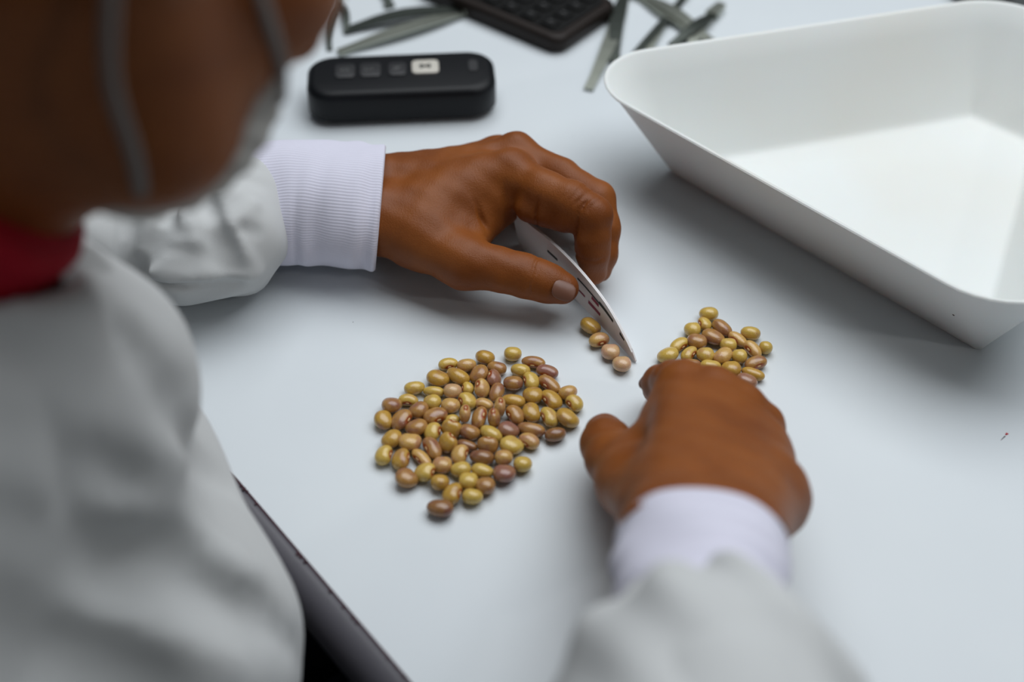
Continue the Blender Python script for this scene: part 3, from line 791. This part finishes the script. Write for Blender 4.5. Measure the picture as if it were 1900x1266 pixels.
# ---- left hand
def left_hand():
    F = Field((-0.155, -0.005, -0.004), (0.105, 0.20, 0.095), 0.00115)
    mm = 0.001
    W1, W2 = P(690, 355, .040), P(690, 405, .041)
    iM, mM, rM, pM = P(948, 322, .060), P(958, 289, .054), P(925, 287, .040), P(880, 305, .024)
    palm = F.cone(W1, iM, 19*mm, 14.5*mm)
    palm = smin(palm, F.cone(W1, mM, 20*mm, 13.5*mm), .010)
    palm = smin(palm, F.cone(W1, rM, 19*mm, 12.5*mm), .010)
    palm = smin(palm, F.cone(W1, pM, 18*mm, 12*mm), .012)
    palm = smin(palm, F.cone(W2, iM, 19*mm, 13.5*mm), .010)
    palm = smin(palm, F.cone(P(800, 400, .045), P(900, 352, .050), 20*mm, 17*mm), .012)
    # thenar mass
    tM = P(862, 487, .034)
    palm = smin(palm, F.cone(W2, tM, 20*mm, 16.5*mm), .014)
    palm = smin(palm, F.cone(P(780, 440, .036), P(870, 440, .034), 20*mm, 14*mm), .012)
    palm = smin(palm, F.cone(P(860, 400, .040), P(925, 375, .046), 15*mm, 12.5*mm), .010)
    palm = smin(palm, F.cone(P(900, 425, .034), P(938, 395, .036), 8*mm, 8*mm), .008)
    # forearm stub into the cuff
    palm = smin(palm, F.cone(P(560, 372, .044), W1, 20*mm, 19*mm), .012)
    palm = smin(palm, F.cone(P(560, 385, .044), W2, 20*mm, 20*mm), .012)
    th = finger(F, [(tM, 16*mm), (P(925, 500, .033), 13.8*mm), (P(975, 512, .030), 13.6*mm), (P(1012, 524, .028), 12.5*mm), (P(1043, 534, .026), 10.8*mm)], .006)
    iPt = P(1100, 398, .058)
    idx = finger(F, [(iM, 14.5*mm), (P(1010, 355, .062), 13.5*mm), (P(1060, 376, .061), 14*mm), (iPt, 12.2*mm), (P(1100, 440, .044), 11.3*mm), (P(1100, 470, .033), 10.6*mm), (P(1101, 505, .018), 9*mm)], .005)
    idx = smin(idx, F.cone(P(985, 385, .052), P(1052, 398, .052), 10.5*mm, 12.5*mm), .005)
    mid = finger(F, [(mM, 13.5*mm), (P(1040, 325, .053), 11.5*mm), (P(1108, 370, .049), 11.8*mm), (P(1122, 425, .036), 10.2*mm), (P(1118, 470, .024), 9.6*mm), (P(1112, 500, .013), 8.6*mm)], .005)
    rng_ = finger(F, [(rM, 12.5*mm), (P(1050, 345, .034), 10.5*mm), (P(1098, 395, .024), 9.5*mm), (P(1100, 430, .014), 8.5*mm)], .004)
    pin = finger(F, [(pM, 12*mm), (P(1000, 335, .022), 9.5*mm), (P(1050, 370, .015), 8.5*mm), (P(1065, 390, .010), 7.5*mm)], .004)
    d = smin(palm, th, .010)
    fs = smin(smin(idx, mid, .0022), smin(rng_, pin, .0015), .0015)
    d = smin(d, fs, .0075)
    # knuckle bumps
    d = smin(d, F.ell(iM+np.array([0, 0, .006]), (8*mm, 8*mm, 8*mm)), .008)
    d = smin(d, F.ell(mM+np.array([0, .003, .006]), (9*mm, 8*mm, 8.5*mm)), .008)
    # creases
    tdir = P(1012, 524, .028)-P(925, 500, .033)
    for (px, py, h), ax, sd, w, a, R in (
            ((988, 516, .030), tdir, (0, -.6, .8), .0009, .0011, .015),
            ((980, 514, .030), tdir, (0, -.6, .8), .0007, .0005, .014),
            ((998, 519, .030), tdir, (0, -.6, .8), .0007, .0004, .014),
            ((1085, 405, .056), iPt-iM, (-.2, -.9, .3), .0010, .0012, .013),
            ((1003, 392, .054), iPt-iM, (0, -.9, -.1), .0010, .0012, .011),
            ((1097, 468, .033), P(1101, 505, .018)-P(1100, 440, .044), (-.7, -.6, 0), .0009, .0010, .011),
            ((938, 392, .048), (1, .2, 0), (0, -.8, .3), .0013, .0022, .014),
            ((905, 425, .042), (.7, .7, 0), (0, -.6, .8), .0012, .0014, .014)):
        d = d+groove(F, P(px, py, h), ax, sd, w, a, R)
    # dorsal skin folds over the index PIP and fine relief elsewhere
    for j in range(5):
        q = P(1060+j*9, 368+j*6, .066); d = d+groove(F, q, iPt-iM, (0.2, .2, 1), .0008, .00045, .011)
    d = d+0.00025*wob(F, 330, 90, 60)*wob(F, -60, 260, 150, 1.0)
    # tendons
    d = d-0.0006*np.exp(-((F.cone(W1+np.array([0, 0, .016]), iM+np.array([0, 0, .012]), 0, 0))/.004)**2)
    d = d-0.0005*np.exp(-((F.cone(W1+np.array([0, .01, .014]), mM+np.array([0, 0, .012]), 0, 0))/.004)**2)
    F.d = np.maximum(d, 0.0006-F.Z).astype(np.float32)
    return surface(F)
# ---- right hand
def right_hand():
    F = Field((0.035, -0.27, -0.004), (0.205, 0.03, 0.185), 0.0013)
    mm = 0.001
    W1, W2 = P(1255, 1000, .128), P(1350, 1005, .124)
    iM, mM, rM, pM = P(1265, 724, .064), P(1325, 738, .067), P(1374, 766, .060), P(1412, 800, .048)
    palm = F.cone(W1, iM, 23*mm, 14.5*mm)
    palm = smin(palm, F.cone(W1, mM, 22*mm, 14.5*mm), .012)
    palm = smin(palm, F.cone(W2, rM, 22*mm, 13.5*mm), .012)
    palm = smin(palm, F.cone(W2, pM, 22*mm, 12.5*mm), .012)
    palm = smin(palm, F.cone(P(1418, 850, .058), P(1424, 925, .078), 16*mm, 18.5*mm), .012)
    palm = smin(palm, F.cone(P(1424, 925, .078), W2, 19*mm, 20*mm), .016)
    palm = smin(palm, F.cone(P(1200, 850, .062), P(1235, 780, .058), 15*mm, 14*mm), .012)
    tM = P(1166, 897, .066)
    palm = smin(palm, F.cone(P(1212, 945, .098), tM, 19*mm, 15*mm), .014)
    palm = smin(palm, F.cone(P(1200, 900, .07), P(1360, 900, .06), 16*mm, 16*mm), .012)
    palm = smin(palm, F.cone(W1, W1+(RE-RW)*0.22, 23*mm, 25*mm), .012)
    palm = smin(palm, F.cone(W2, W2+(RE-RW)*0.22, 21*mm, 24*mm), .012)
    th = finger(F, [(tM, 15*mm), (P(1136, 855, .048), 13.5*mm), (P(1126, 825, .036), 13.8*mm), (P(1122, 806, .028), 12.2*mm)], .008)
    idx = finger(F, [(iM, 14*mm), (P(1248, 708, .050), 11.5*mm), (P(1226, 712, .034), 10.2*mm), (P(1219, 724, .016), 8.8*mm)], .006)
    mid = finger(F, [(mM, 14*mm), (P(1330, 742, .036), 10.5*mm), (P(1300, 752, .020), 9.5*mm), (P(1268, 765, .011), 8.5*mm)], .005)
    rg = finger(F, [(rM, 13*mm), (P(1374, 772, .032), 10*mm), (P(1345, 785, .018), 9*mm), (P(1312, 795, .010), 8*mm)], .005)
    pk = finger(F, [(pM, 12*mm), (P(1402, 808, .027), 9*mm), (P(1378, 818, .016), 8*mm), (P(1350, 825, .009), 7*mm)], .005)
    d = smin(palm, th, .012)
    fs = smin(smin(idx, mid, .002), smin(rg, pk, .002), .002)
    d = smin(d, fs, .008)
    for q, r in ((iM, 8.5), (mM, 9), (rM, 8.5), (pM, 8)):
        d = smin(d, F.ell(q+np.array([0, 0.002, .0065]), (r*mm, r*mm, r*mm)), .009)
    for a, b in ((W1, iM), (W1+np.array([.01, 0, 0]), mM), (W2, rM), (W2+np.array([.006, 0, -.002]), pM)):
        d = d-0.0009*np.exp(-((F.cone(a+np.array([0, 0, .018]), b+np.array([0, 0, .013]), 0, 0))/.0045)**2)
    for j in range(3):
        d = d+groove(F, P(1243-j*8, 702+j*2, .058-j*.007), (-1, .1, -.5), (-.2, -.2, 1), .0009, .0006, .010)
    d = d+0.00025*wob(F, 300, 110, 60)*wob(F, -70, 240, 150, 1.0)
    F.d = np.maximum(d, 0.0006-F.Z).astype(np.float32)
    return surface(F)
# ---- head, neck, torso, arms
def head_part():
    F = Field((-0.42, -0.38, 0.14), (0.08, 0.0, 0.60), 0.003)
    R = RHEAD
    d = F.ell(HP(0, -.012, .045), (.078, .098, .088), R)
    d = smin(d, F.ell(HP(0, .030, -.012), (.062, .070, .085), R), .03)
    d = smin(d, F.ell(HP(0, .058, -.072), (.034, .036, .034), R), .04)          # chin
    for s in (-1, 1):
        d = smin(d, F.cone(HP(s*.056, .000, -.030), HP(s*.028, .062, -.078), .022, .020), .03)   # jaw
        d = smin(d, F.ell(HP(s*.040, .066, -.008), (.026, .026, .024), R), .03)      # cheek
        e = F.ell(HP(s*.080, -.004, -.004), (.009, .020, .032), R)
        e = smax(e, -F.ell(HP(s*.089, .002, .002), (.006, .011, .018), R), .004)
        d = smin(d, e, .006)
        d = smax(d, -F.ell(HP(s*.031, .106, .022), (.017, .013, .012), R), .012)
        d = smin(d, F.ell(HP(s*.031, .086, .022), (.013, .013, .012), R), .003)
    d = smin(d, F.cone(HP(0, .098, .028), HP(0, .118, -.012), .008, .013), .012)  # nose
    d = smin(d, F.cone(HP(-.014, .104, -.016), HP(.014, .104, -.016), .009, .009), .008)
    d = smin(d, F.ell(HP(0, .096, -.038), (.024, .012, .007), R), .008)
    d = smin(d, F.ell(HP(0, .093, -.050), (.021, .012, .008), R), .007)
    nk = F.cone(HP(0, -.030, -.035), C7+np.array([.03, .02, -.02]), .060, .066)
    d = smin(d, nk, .03)
    d = smin(d, F.cone(HP(0, .02, -.055), C7+np.array([.07, .05, -.06]), .040, .050), .03)
    F.d = d.astype(np.float32); return surface(F)
def torso_part():
    F = Field((-0.66, -0.62, -0.36), (0.20, 0.26, 0.36), 0.008)
    d = F.cone((-.36, -.285, -.22), (-.345, -.27, 0.0), .14, .13)
    d = smin(d, F.cone((-.345, -.27, 0.0), C7-np.array([0.0, 0, .10]), .13, .12), .05)
    d = smin(d, F.cone(SL, SR, .055, .055), .06)
    d = smin(d, F.cone(C7-np.array([0, 0, .03]), C7+np.array([.03, .02, -.02]), .07, .062), .03)
    d = smin(d, F.cone(SL, LE, .044, .028), .03)
    d = smin(d, F.cone(SR, RE, .048, .038), .03)
    F.d = np.maximum(d, 0).astype(np.float32) if False else d.astype(np.float32)
    return surface(F)
def arm_part(a, b, ra, rb):
    lo = np.minimum(a, b)-0.07; hi = np.maximum(a, b)+0.07
    F = Field(lo, hi, 0.004); F.d = F.cone(a, b, ra, rb).astype(np.float32)
    return surface(F)
lh, rh_, hd, tp = left_hand(), right_hand(), head_part(), torso_part()
body = fast_mesh('body', [lh, rh_, hd, tp, arm_part(LE, P(600, 376, .043), .028, .021), arm_part(RE, W_ if False else RW+(RE-RW)*0.12, .036, .026)], M['skin'], person)
body['label'] = 'dark brown skin of head, neck and both hands'

def patch(name, c, nrm, along, ra, rb, th, m, parent):
    """slightly domed oval plate (nails, marks)"""
    n_ = U3(nrm); a = U3(np.array(along)-n_*(np.array(along)@n_)); b = np.cross(n_, a)
    bm = bmesh.new(); bmesh.ops.create_uvsphere(bm, u_segments=20, v_segments=10, radius=1)
    for v in bm.verts:
        x, y, z = v.co; e = (abs(x)**3+abs(y)**3)**(1/3) or 1; k_ = math.hypot(x, y)/e
        q = np.array(c)+a*x*ra*k_+b*y*rb*k_+n_*(z*th-0.28*rb*(y*k_)**2)
        v.co = tuple(q)
    return bm_obj(name, bm, m, parent, True)
tn = patch('thumb_nail', P(1042, 540, .026)+np.array([0.0012, -.0078, .0072]), (.18, -.66, .72), P(1043, 534, .026)-P(975, 512, .030), .0078, .0064, .0007, M['nail'], body)
tn['label'] = 'pale nail of left thumb'
patch('finger_nail', P(1205, 705, .034)+np.array([-.003, 0, 0.001]), (-.80, -.05, .55), (-.3, -.1, -.9), .006, .0052, .0006, M['nail'], body)

# hair
F = Field((-0.36, -0.38, 0.26), (0.08, 0.0, 0.60), 0.004)
d = F.ell(HP(0, -.014, .047), (.084, .104, .094), RHEAD)
x, y, z = F.pts(HP(0, 0.02, .035)); nn = U3(Ff*0.75-Fu*0.45)
cut = x*nn[0]+y*nn[1]+z*nn[2]
d = smin(d, F.cone(HP(0, -.050, .01), HP(0, -.062, -.055), .058, .050), .03); d = smax(d, cut-.030, .01); d = d+0.0015*wob(F, 300, 200, 250)
F.d = d.astype(np.float32)
hair = fast_mesh('hair', [surface(F)], M['hair'], person); hair['label'] = 'short black hair'

# face mask pulled under the chin and its loops
F = Field((-0.20, -0.32, 0.20), (0.06, -0.08, 0.46), 0.0025)
d = F.ell(HP(0, .064, -.070), (.044, .046, .045), RHEAD)
d = smin(d, F.ell(HP(0, .090, -.045), (.034, .020, .034), RHEAD), .03)
x, y, z = F.pts(HP(0, .064, -.070)); 
cutn = U3(Ff*0.45-Fu*0.75+Fr*0.55); cc = -(x*cutn[0]+y*cutn[1]+z*cutn[2])+.004
d = smax(d, cc, .006)
d = smax(d, -F.ell(HP(0, .060, -.062), (.038, .041, .041), RHEAD), .003)
sfr = (x*Fu[0]+y*Fu[1]+z*Fu[2]); d = d+0.0008*np.sin(sfr*520)
F.d = d.astype(np.float32)
maskf = fast_mesh('face_mask', [surface(F)], M['mask'], person); maskf['label'] = 'white face mask pulled down under the chin'
def tube(name, pts, r, m, parent, flat=1.0, n=8):
    pts = [np.array(p, float) for p in pts]; dense = []
    for i in range(len(pts)-1):
        p0 = pts[max(i-1, 0)]; p1 = pts[i]; p2 = pts[i+1]; p3 = pts[min(i+2, len(pts)-1)]
        for j in range(8):
            t = j/8; dense.append(0.5*((2*p1)+(-p0+p2)*t+(2*p0-5*p1+4*p2-p3)*t*t+(-p0+3*p1-3*p2+p3)*t**3))
    dense.append(pts[-1]); v = []; f = []
    for i, p in enumerate(dense):
        d_ = U3(dense[min(i+1, len(dense)-1)]-dense[max(i-1, 0)]); s = U3(np.cross(d_, U3(p-HC) if parent is not None and name == 'ear_loop' else (0, 0, 1))); u = np.cross(s, d_)
        for k_ in range(n):
            a = 2*math.pi*k_/n; v.append(p+s*math.cos(a)*r+u*math.sin(a)*r*flat)
    for i in range(len(dense)-1):
        for k_ in range(n): f.append((i*n+k_, i*n+(k_+1) % n, (i+1)*n+(k_+1) % n, (i+1)*n+k_))
    f.append(tuple(range(n))[::-1]); f.append(tuple((len(dense)-1)*n+k_ for k_ in range(n)))
    return mesh_obj(name, v, f, m, parent)
for s in (1, -1):
    tube('ear_loop', [HP(s*.086, -.026, -.030), HP(s*.083, -.018, -.048), HP(s*.075, .000, -.070), HP(s*.060, .030, -.088), HP(s*.040, .055, -.100)], .0028, M['strap'], maskf, .5)
    tube('ear_loop', [HP(s*.086, -.006, .024), HP(s*.082, .012, .004), HP(s*.076, .032, -.014), HP(s*.070, .050, -.024), HP(s*.060, .072, -.034), HP(s*.040, .096, -.044)], .0028, M['strap'], maskf, .5)

# red shirt showing at the neck
F = Field((-0.50, -0.46, 0.08), (-0.06, 0.02, 0.44), 0.004)
base_n = C7+np.array([.035, .02, -.035]); up_n = U3(HC-C7)
d = F.cone(base_n-up_n*0.05, base_n+up_n*0.055, .088, .078)
x, y, z = F.pts(base_n+up_n*0.066); d = smax(d, x*up_n[0]+y*up_n[1]+z*up_n[2], .006)
F.d = d.astype(np.float32)
shirt = fast_mesh('shirt', [surface(F)], M['redshirt'], person); shirt['label'] = 'bright red shirt collar showing inside the coat'

# ---- lab coat
def surf_point(F, d, px, py):
    c = P(px, py, 0.0); v = U3(c-CAMT)
    for t in np.arange(0.15, 1.3, F.cell*0.5):
        q = CAMT+v*t; i = np.round((q-F.lo)/F.cell).astype(int)
        if (i < 0).any() or (i >= np.array(d.shape)).any(): continue
        if d[i[0], i[1], i[2]] < 0: return q
    return None
def sculpt(F, d, strokes):
    """press (amp > 0) or raise (amp < 0) the cloth along lines over its surface"""
    d0 = d.copy()
    for pl, w, amp in strokes:
        q = [surf_point(F, d0, x, y) for x, y in pl]; q = [a for a in q if a is not None]
        g = None
        for a, b in zip(q, q[1:]):
            e = np.exp(-(F.cone(a, b, 0, 0)/w)**2); g = e if g is None else np.maximum(g, e)
        if g is not None: d = d+amp*g
    return d
def folds(F, amp):
    w1 = 1.2*wob(F, 14, -9, 11, .5)
    a = np.sin(F.X*30+F.Y*34-F.Z*26+w1*1.6)+0.7*np.sin(F.X*-22+F.Y*18+F.Z*40+w1*2+1.0)
    b = -2.2*np.exp(-(np.sin(F.X*17+F.Y*24+F.Z*15+w1*1.2)/.22)**2)*(0.5+0.5*wob(F, 25, -30, 20))
    return amp*(0.5*a-0.35*b)
def coat_torso():
    F = Field((-0.66, -0.68, -0.45), (0.20, 0.30, 0.34), 0.006)
    d = F.cone((-.36, -.285, -.195), (-.345, -.27, 0.0), .155, .150)
    d = smin(d, F.cone((-.345, -.27, 0.0), C7-np.array([0.0, 0, .11]), .150, .135), .05)
    d = smin(d, F.cone(SL, SR, .068, .070), .07)
    d = smin(d, F.cone(SL, LE+np.array([-.022, -.008, .004]), .064, .043), .03)
    d = smin(d, F.cone(SR, RE, .068, .058), .03)
    d = smin(d, F.cone(RE, RW+(RE-RW)*0.64, .060, .058), .02)
    d = smin(d, F.cone(P(110, 760, .15), P(155, 900, .05), .055, .070), .03)
    d = smin(d, F.cone(P(155, 900, .05), P(300, 1230, .03), .068, .078), .03)
    d = smin(d, F.cone(P(110, 760, .15), C7-np.array([-.02, 0.03, .09]), .055, .09), .04)
    d = d+folds(F, .009)
    d = sculpt(F, d, [([(215, 880), (120, 820), (20, 770)], .016, .012), ([(310, 1040), (390, 1105), (450, 1140)], .018, .020),
                      ([(315, 750), (350, 830), (400, 880), (425, 890)], .009, .010), ([(235, 630), (290, 690), (330, 730)], .010, .008),
                      ([(0, 1160), (100, 1230), (240, 1255)], .022, .020), ([(0, 640), (90, 680), (170, 740)], .014, .009),
                      ([(0, 960), (120, 1000), (210, 1060)], .016, .010),
                      ([(60, 720), (200, 800), (330, 860)], .012, -.006), ([(200, 930), (340, 980), (460, 1080)], .016, -.008),
                      ([(150, 1120), (260, 1180), (420, 1200)], .014, -.007), ([(240, 600), (300, 680), (338, 760)], .008, -.004),
                      ([(480, 1120), (540, 1200), (575, 1260)], .008, .006)])
    # neck opening
    d = smax(d, -F.cone(base_n-up_n*0.01, base_n+up_n*0.2, .074, .10), .01)
    F.d = d.astype(np.float32); return surface(F)
def coat_left_sleeve():
    F = Field((-0.46, -0.02, 0.0), (-0.14, 0.24, 0.14), 0.0022)
    c0 = P(452, 388, .046); c1 = P(420, 440, .048); c2 = P(330, 455, .050); c3 = P(190, 440, .050)
    d = F.cone(c0, c1, .038, .038)
    d = smin(d, F.cone(c1, c2, .036, .038), .012)
    d = smin(d, F.cone(P(452, 492, .022), P(275, 508, .022), .015, .017), .010)   # lower fold
    d = smin(d, F.cone(P(450, 430, .03), P(457, 490, .022), .020, .015), .010)
    # upper part of the sleeve, overlapping with a crease
    e = F.cone(c3, P(280, 420, .052), .044, .039)
    e = smin(e, F.cone(c3, (-.44, .03, .08), .040, .050), .02)
    d = smin(d, e, .003)
    d = d+0.0014*wob(F, 90, 50, 40)*wob(F, 20, 70, 60, .4)+0.0007*wob(F, 70, -160, 120, 1.1)
    d = sculpt(F, d, [([(405, 350), (430, 420), (452, 465), (475, 505)], .0045, -.0045), ([(375, 350), (400, 420), (425, 500)], .010, .008),
                      ([(335, 350), (305, 420), (270, 480), (250, 515)], .006, .014), ([(290, 400), (330, 430), (390, 440)], .006, .0025),
                      ([(280, 455), (340, 465), (400, 480)], .005, .002), ([(300, 380), (345, 400), (365, 440)], .008, -.004),
                      ([(470, 380), (445, 400), (430, 410)], .005, -.003), ([(475, 430), (450, 425)], .005, .003),
                      ([(262, 498), (350, 512), (460, 512)], .005, -.0045), ([(262, 513), (350, 528), (440, 530)], .003, .006),
                      ([(235, 380), (232, 450), (225, 520)], .006, .006)])
    # stitched hem line along the lower fold
    d = d+0.0016*np.exp(-((F.cone(P(262, 524, .030), P(450, 529, .030), 0, 0)-0.0)/.0016)**2)
    # gathers at the cuff seam
    x, y, z = F.pts(c0); g = np.exp(-((x+0.004)/.016)**2); d = d+g*0.0016*np.sin(np.arctan2(z, y)*16)
    F.d = np.maximum(d, 0.0005-F.Z).astype(np.float32); return surface(F)
def coat_right_sleeve():
    F = Field((-0.04, -0.60, 0.04), (0.20, -0.23, 0.29), 0.0035)
    ax = U3(RE-RW); s0 = RW+ax*0.086
    d = F.cone(s0, s0+ax*0.034, .036, .054)
    d = smin(d, F.cone(s0+ax*0.040, RE, .057, .060), .02)
    x, y, z = F.pts(s0); t = x*ax[0]+y*ax[1]+z*ax[2]
    ang = np.arctan2(z, x)
    d = d+0.0030*np.sin(ang*9+t*20)*np.exp(-(t/.05)**2)+0.003*wob(F, 110, 40, 60)*wob(F, 40, 70, 20, 1)
    F.d = d.astype(np.float32); return surface(F)
coat = fast_mesh('lab_coat', [coat_torso(), coat_left_sleeve(), coat_right_sleeve()], M['coat'], person)
coat['label'] = 'loose white cotton lab coat, sleeves gathered at the cuffs'
# coat collar: a folded band either side of the neck
def band(name, pts, wvec, m, parent, th=0.004):
    v = []; f = []; pts = [np.array(p) for p in pts]; n = len(pts)
    wv = [np.array(w) for w in wvec]
    for i in range(n):
        d_ = U3(pts[min(i+1, n-1)]-pts[max(i-1, 0)]); nr = U3(np.cross(d_, wv[i]))
        for j in range(5):
            t = j/4; q = pts[i]+wv[i]*t+nr*0.006*math.sin(math.pi*t)
            v.append(q); 
        for j in range(5):
            t = 1-j/4; q = pts[i]+wv[i]*t+nr*(0.006*math.sin(math.pi*t)-th); v.append(q)
    for i in range(n-1):
        for j in range(10): f.append((i*10+j, i*10+(j+1) % 10, (i+1)*10+(j+1) % 10, (i+1)*10+j))
    f.append(tuple(range(10))[::-1]); f.append(tuple((n-1)*10+j for j in range(10)))
    o = mesh_obj(name, v, f, m, parent)
    sb = o.modifiers.new('s', 'SUBSURF'); sb.levels = 1; sb.render_levels = 2
    return o
c_pts = [P(160, 440, .235), P(205, 500, .215), P(262, 575, .185), P(318, 655, .155)]
c_w = [P(85, 475, .265)-c_pts[0], P(118, 545, .25)-c_pts[1], P(180, 630, .22)-c_pts[2], P(250, 700, .185)-c_pts[3]]
cl = band('collar', c_pts, c_w, M['coat'], coat); cl['label'] = 'open coat collar edge'

# ---- knit cuffs
def knit(name, pts, ra, rb, updir, ribs, label, scallop=0.0, flare=None):
    pts = [np.array(p, float) for p in pts]; n_s = 34; seg = ribs*4; v = []; f = []
    L_ = len(pts)-1
    def cen(u):
        x = u*L_; i = min(int(x), L_-1); t = x-i
        p0, p1, p2, p3 = pts[max(i-1, 0)], pts[i], pts[i+1], pts[min(i+2, L_)]
        return 0.5*((2*p1)+(-p0+p2)*t+(2*p0-5*p1+4*p2-p3)*t*t+(-p0+3*p1-3*p2+p3)*t**3), (ra[i]+(ra[i+1]-ra[i])*t, rb[i]+(rb[i+1]-rb[i])*t)
    prof = [(i/n_s, 0.0) for i in range(n_s+1)]+[(1.004, -0.0012), (1.0, -0.0030), (0.9, -0.0036), (0.7, -0.004)]
    for u, off in prof:
        uu = min(u, 1.0); c, (a, b) = cen(uu); c2, _ = cen(min(uu+0.01, 1)); c1, _ = cen(max(uu-0.01, 0)); ax = U3(c2-c1)
        c = c+ax*(u-uu)*0.3
        s = U3(np.cross(ax, updir)); up_ = np.cross(s, ax)
        ripple = 0.0008*math.sin(uu*19)+0.0006*math.sin(uu*41+1)
        for k_ in range(seg):
            t = 2*math.pi*k_/seg
            rr_ = 1+0
            fold = 0.0014*math.sin(3*t+uu*7)+0.0010*math.sin(5*t-uu*11+1)
            rib = 0.00013*math.cos(ribs*t)+0.0011*math.sin(uu*27+0.8)*math.cos(t)**8
            dr = off+ripple*(1+math.sin(2*t))*0.7+fold*(1-uu*0.6)+rib
            q = c+s*math.cos(t)*(a+dr)+up_*math.sin(t)*(b+dr)
            if scallop and q[2] < 0.0012: q[2] = 0.0012+0.0001*math.sin(t*40)
            v.append(q)
    n_p = len(prof)
    for i in range(n_p-1):
        for k_ in range(seg): f.append((i*seg+k_, i*seg+(k_+1) % seg, (i+1)*seg+(k_+1) % seg, (i+1)*seg+k_))
    f = [q[::-1] for q in f]
    o = mesh_obj(name, v, f, M['knit'], person); o['label'] = label
    return o
knit('knit_cuff', [P(400, 385, .048), P(540, 372, .045), P(640, 380, .043), P(703, 386, .040)], [.044, .0445, .0455, .0455], [.035, .036, .036, .035], (0, -.35, 1), 130, 'white ribbed knit cuff on the left wrist', 1)
axr = U3(RE-RW)
knit('knit_cuff', [RW+axr*0.100, RW+axr*0.07, RW+axr*0.04, RW+axr*0.010], [.036, .0375, .0378, .0385], [.030, .031, .031, .031], (0, .3, 1), 120, 'white ribbed knit cuff on the right wrist')

# ---- trousers, shoes and the stool below
F = Field((-0.62, -0.60, -0.75), (0.30, 0.30, -0.08), 0.010)
en3 = np.array([en[0], en[1], 0]); ed3 = np.array([ed[0], ed[1], 0]); pel = np.array([-.37, -.29, -.24])
d = F.cone(pel-ed3*0.06, pel+ed3*0.06, .12, .12)
knees = []
for s in (-1, 1):
    hip = pel+ed3*s*0.09; kn = hip+en3*0.42+np.array([0, 0, -.005]); an = kn+np.array([0, 0, -.40])-en3*0.03
    d = smin(d, F.cone(hip, kn, .088, .068), .02); d = smin(d, F.cone(kn, an, .066, .050), .02); knees.append(an)
F.d = np.maximum(d, F.Z+.135).astype(np.float32)
tr = fast_mesh('trousers', [surface(F)], M['trousers'], person)
for an in knees:
    F = Field((an[0]-.2, an[1]-.2, -0.752), (an[0]+.25, an[1]+.25, -0.60), 0.005)
    d = F.cone((an[0], an[1], -.70), (an[0]+en[0]*.15, an[1]+en[1]*.15, -.722), .045, .032)
    F.d = np.maximum(d, -.747-F.Z).astype(np.float32)
    fast_mesh('shoe', [surface(F)], M['shoe'], person)
st = empty('stool', (pel[0], pel[1], 0), 'dark round stool under the seated person', 'stool')
bm = bmesh.new(); bmesh.ops.create_cone(bm, cap_ends=True, segments=40, radius1=.17, radius2=.17, depth=.05, matrix=Matrix.Translation((pel[0], pel[1], -.392)))
bmesh.ops.bevel(bm, geom=[e for e in bm.edges], offset=.008, segments=2, affect='EDGES'); bm_obj('seat', bm, M['stool'], st, True)
for k_ in range(4):
    a = math.pi/4+k_*math.pi/2; tx, ty = pel[0]+.11*math.cos(a), pel[1]+.11*math.sin(a); bx, by = pel[0]+.17*math.cos(a), pel[1]+.17*math.sin(a)
    tube('leg', [(tx, ty, -.42), (bx, by, -TZ+.001)], .012, M['leg'], st)
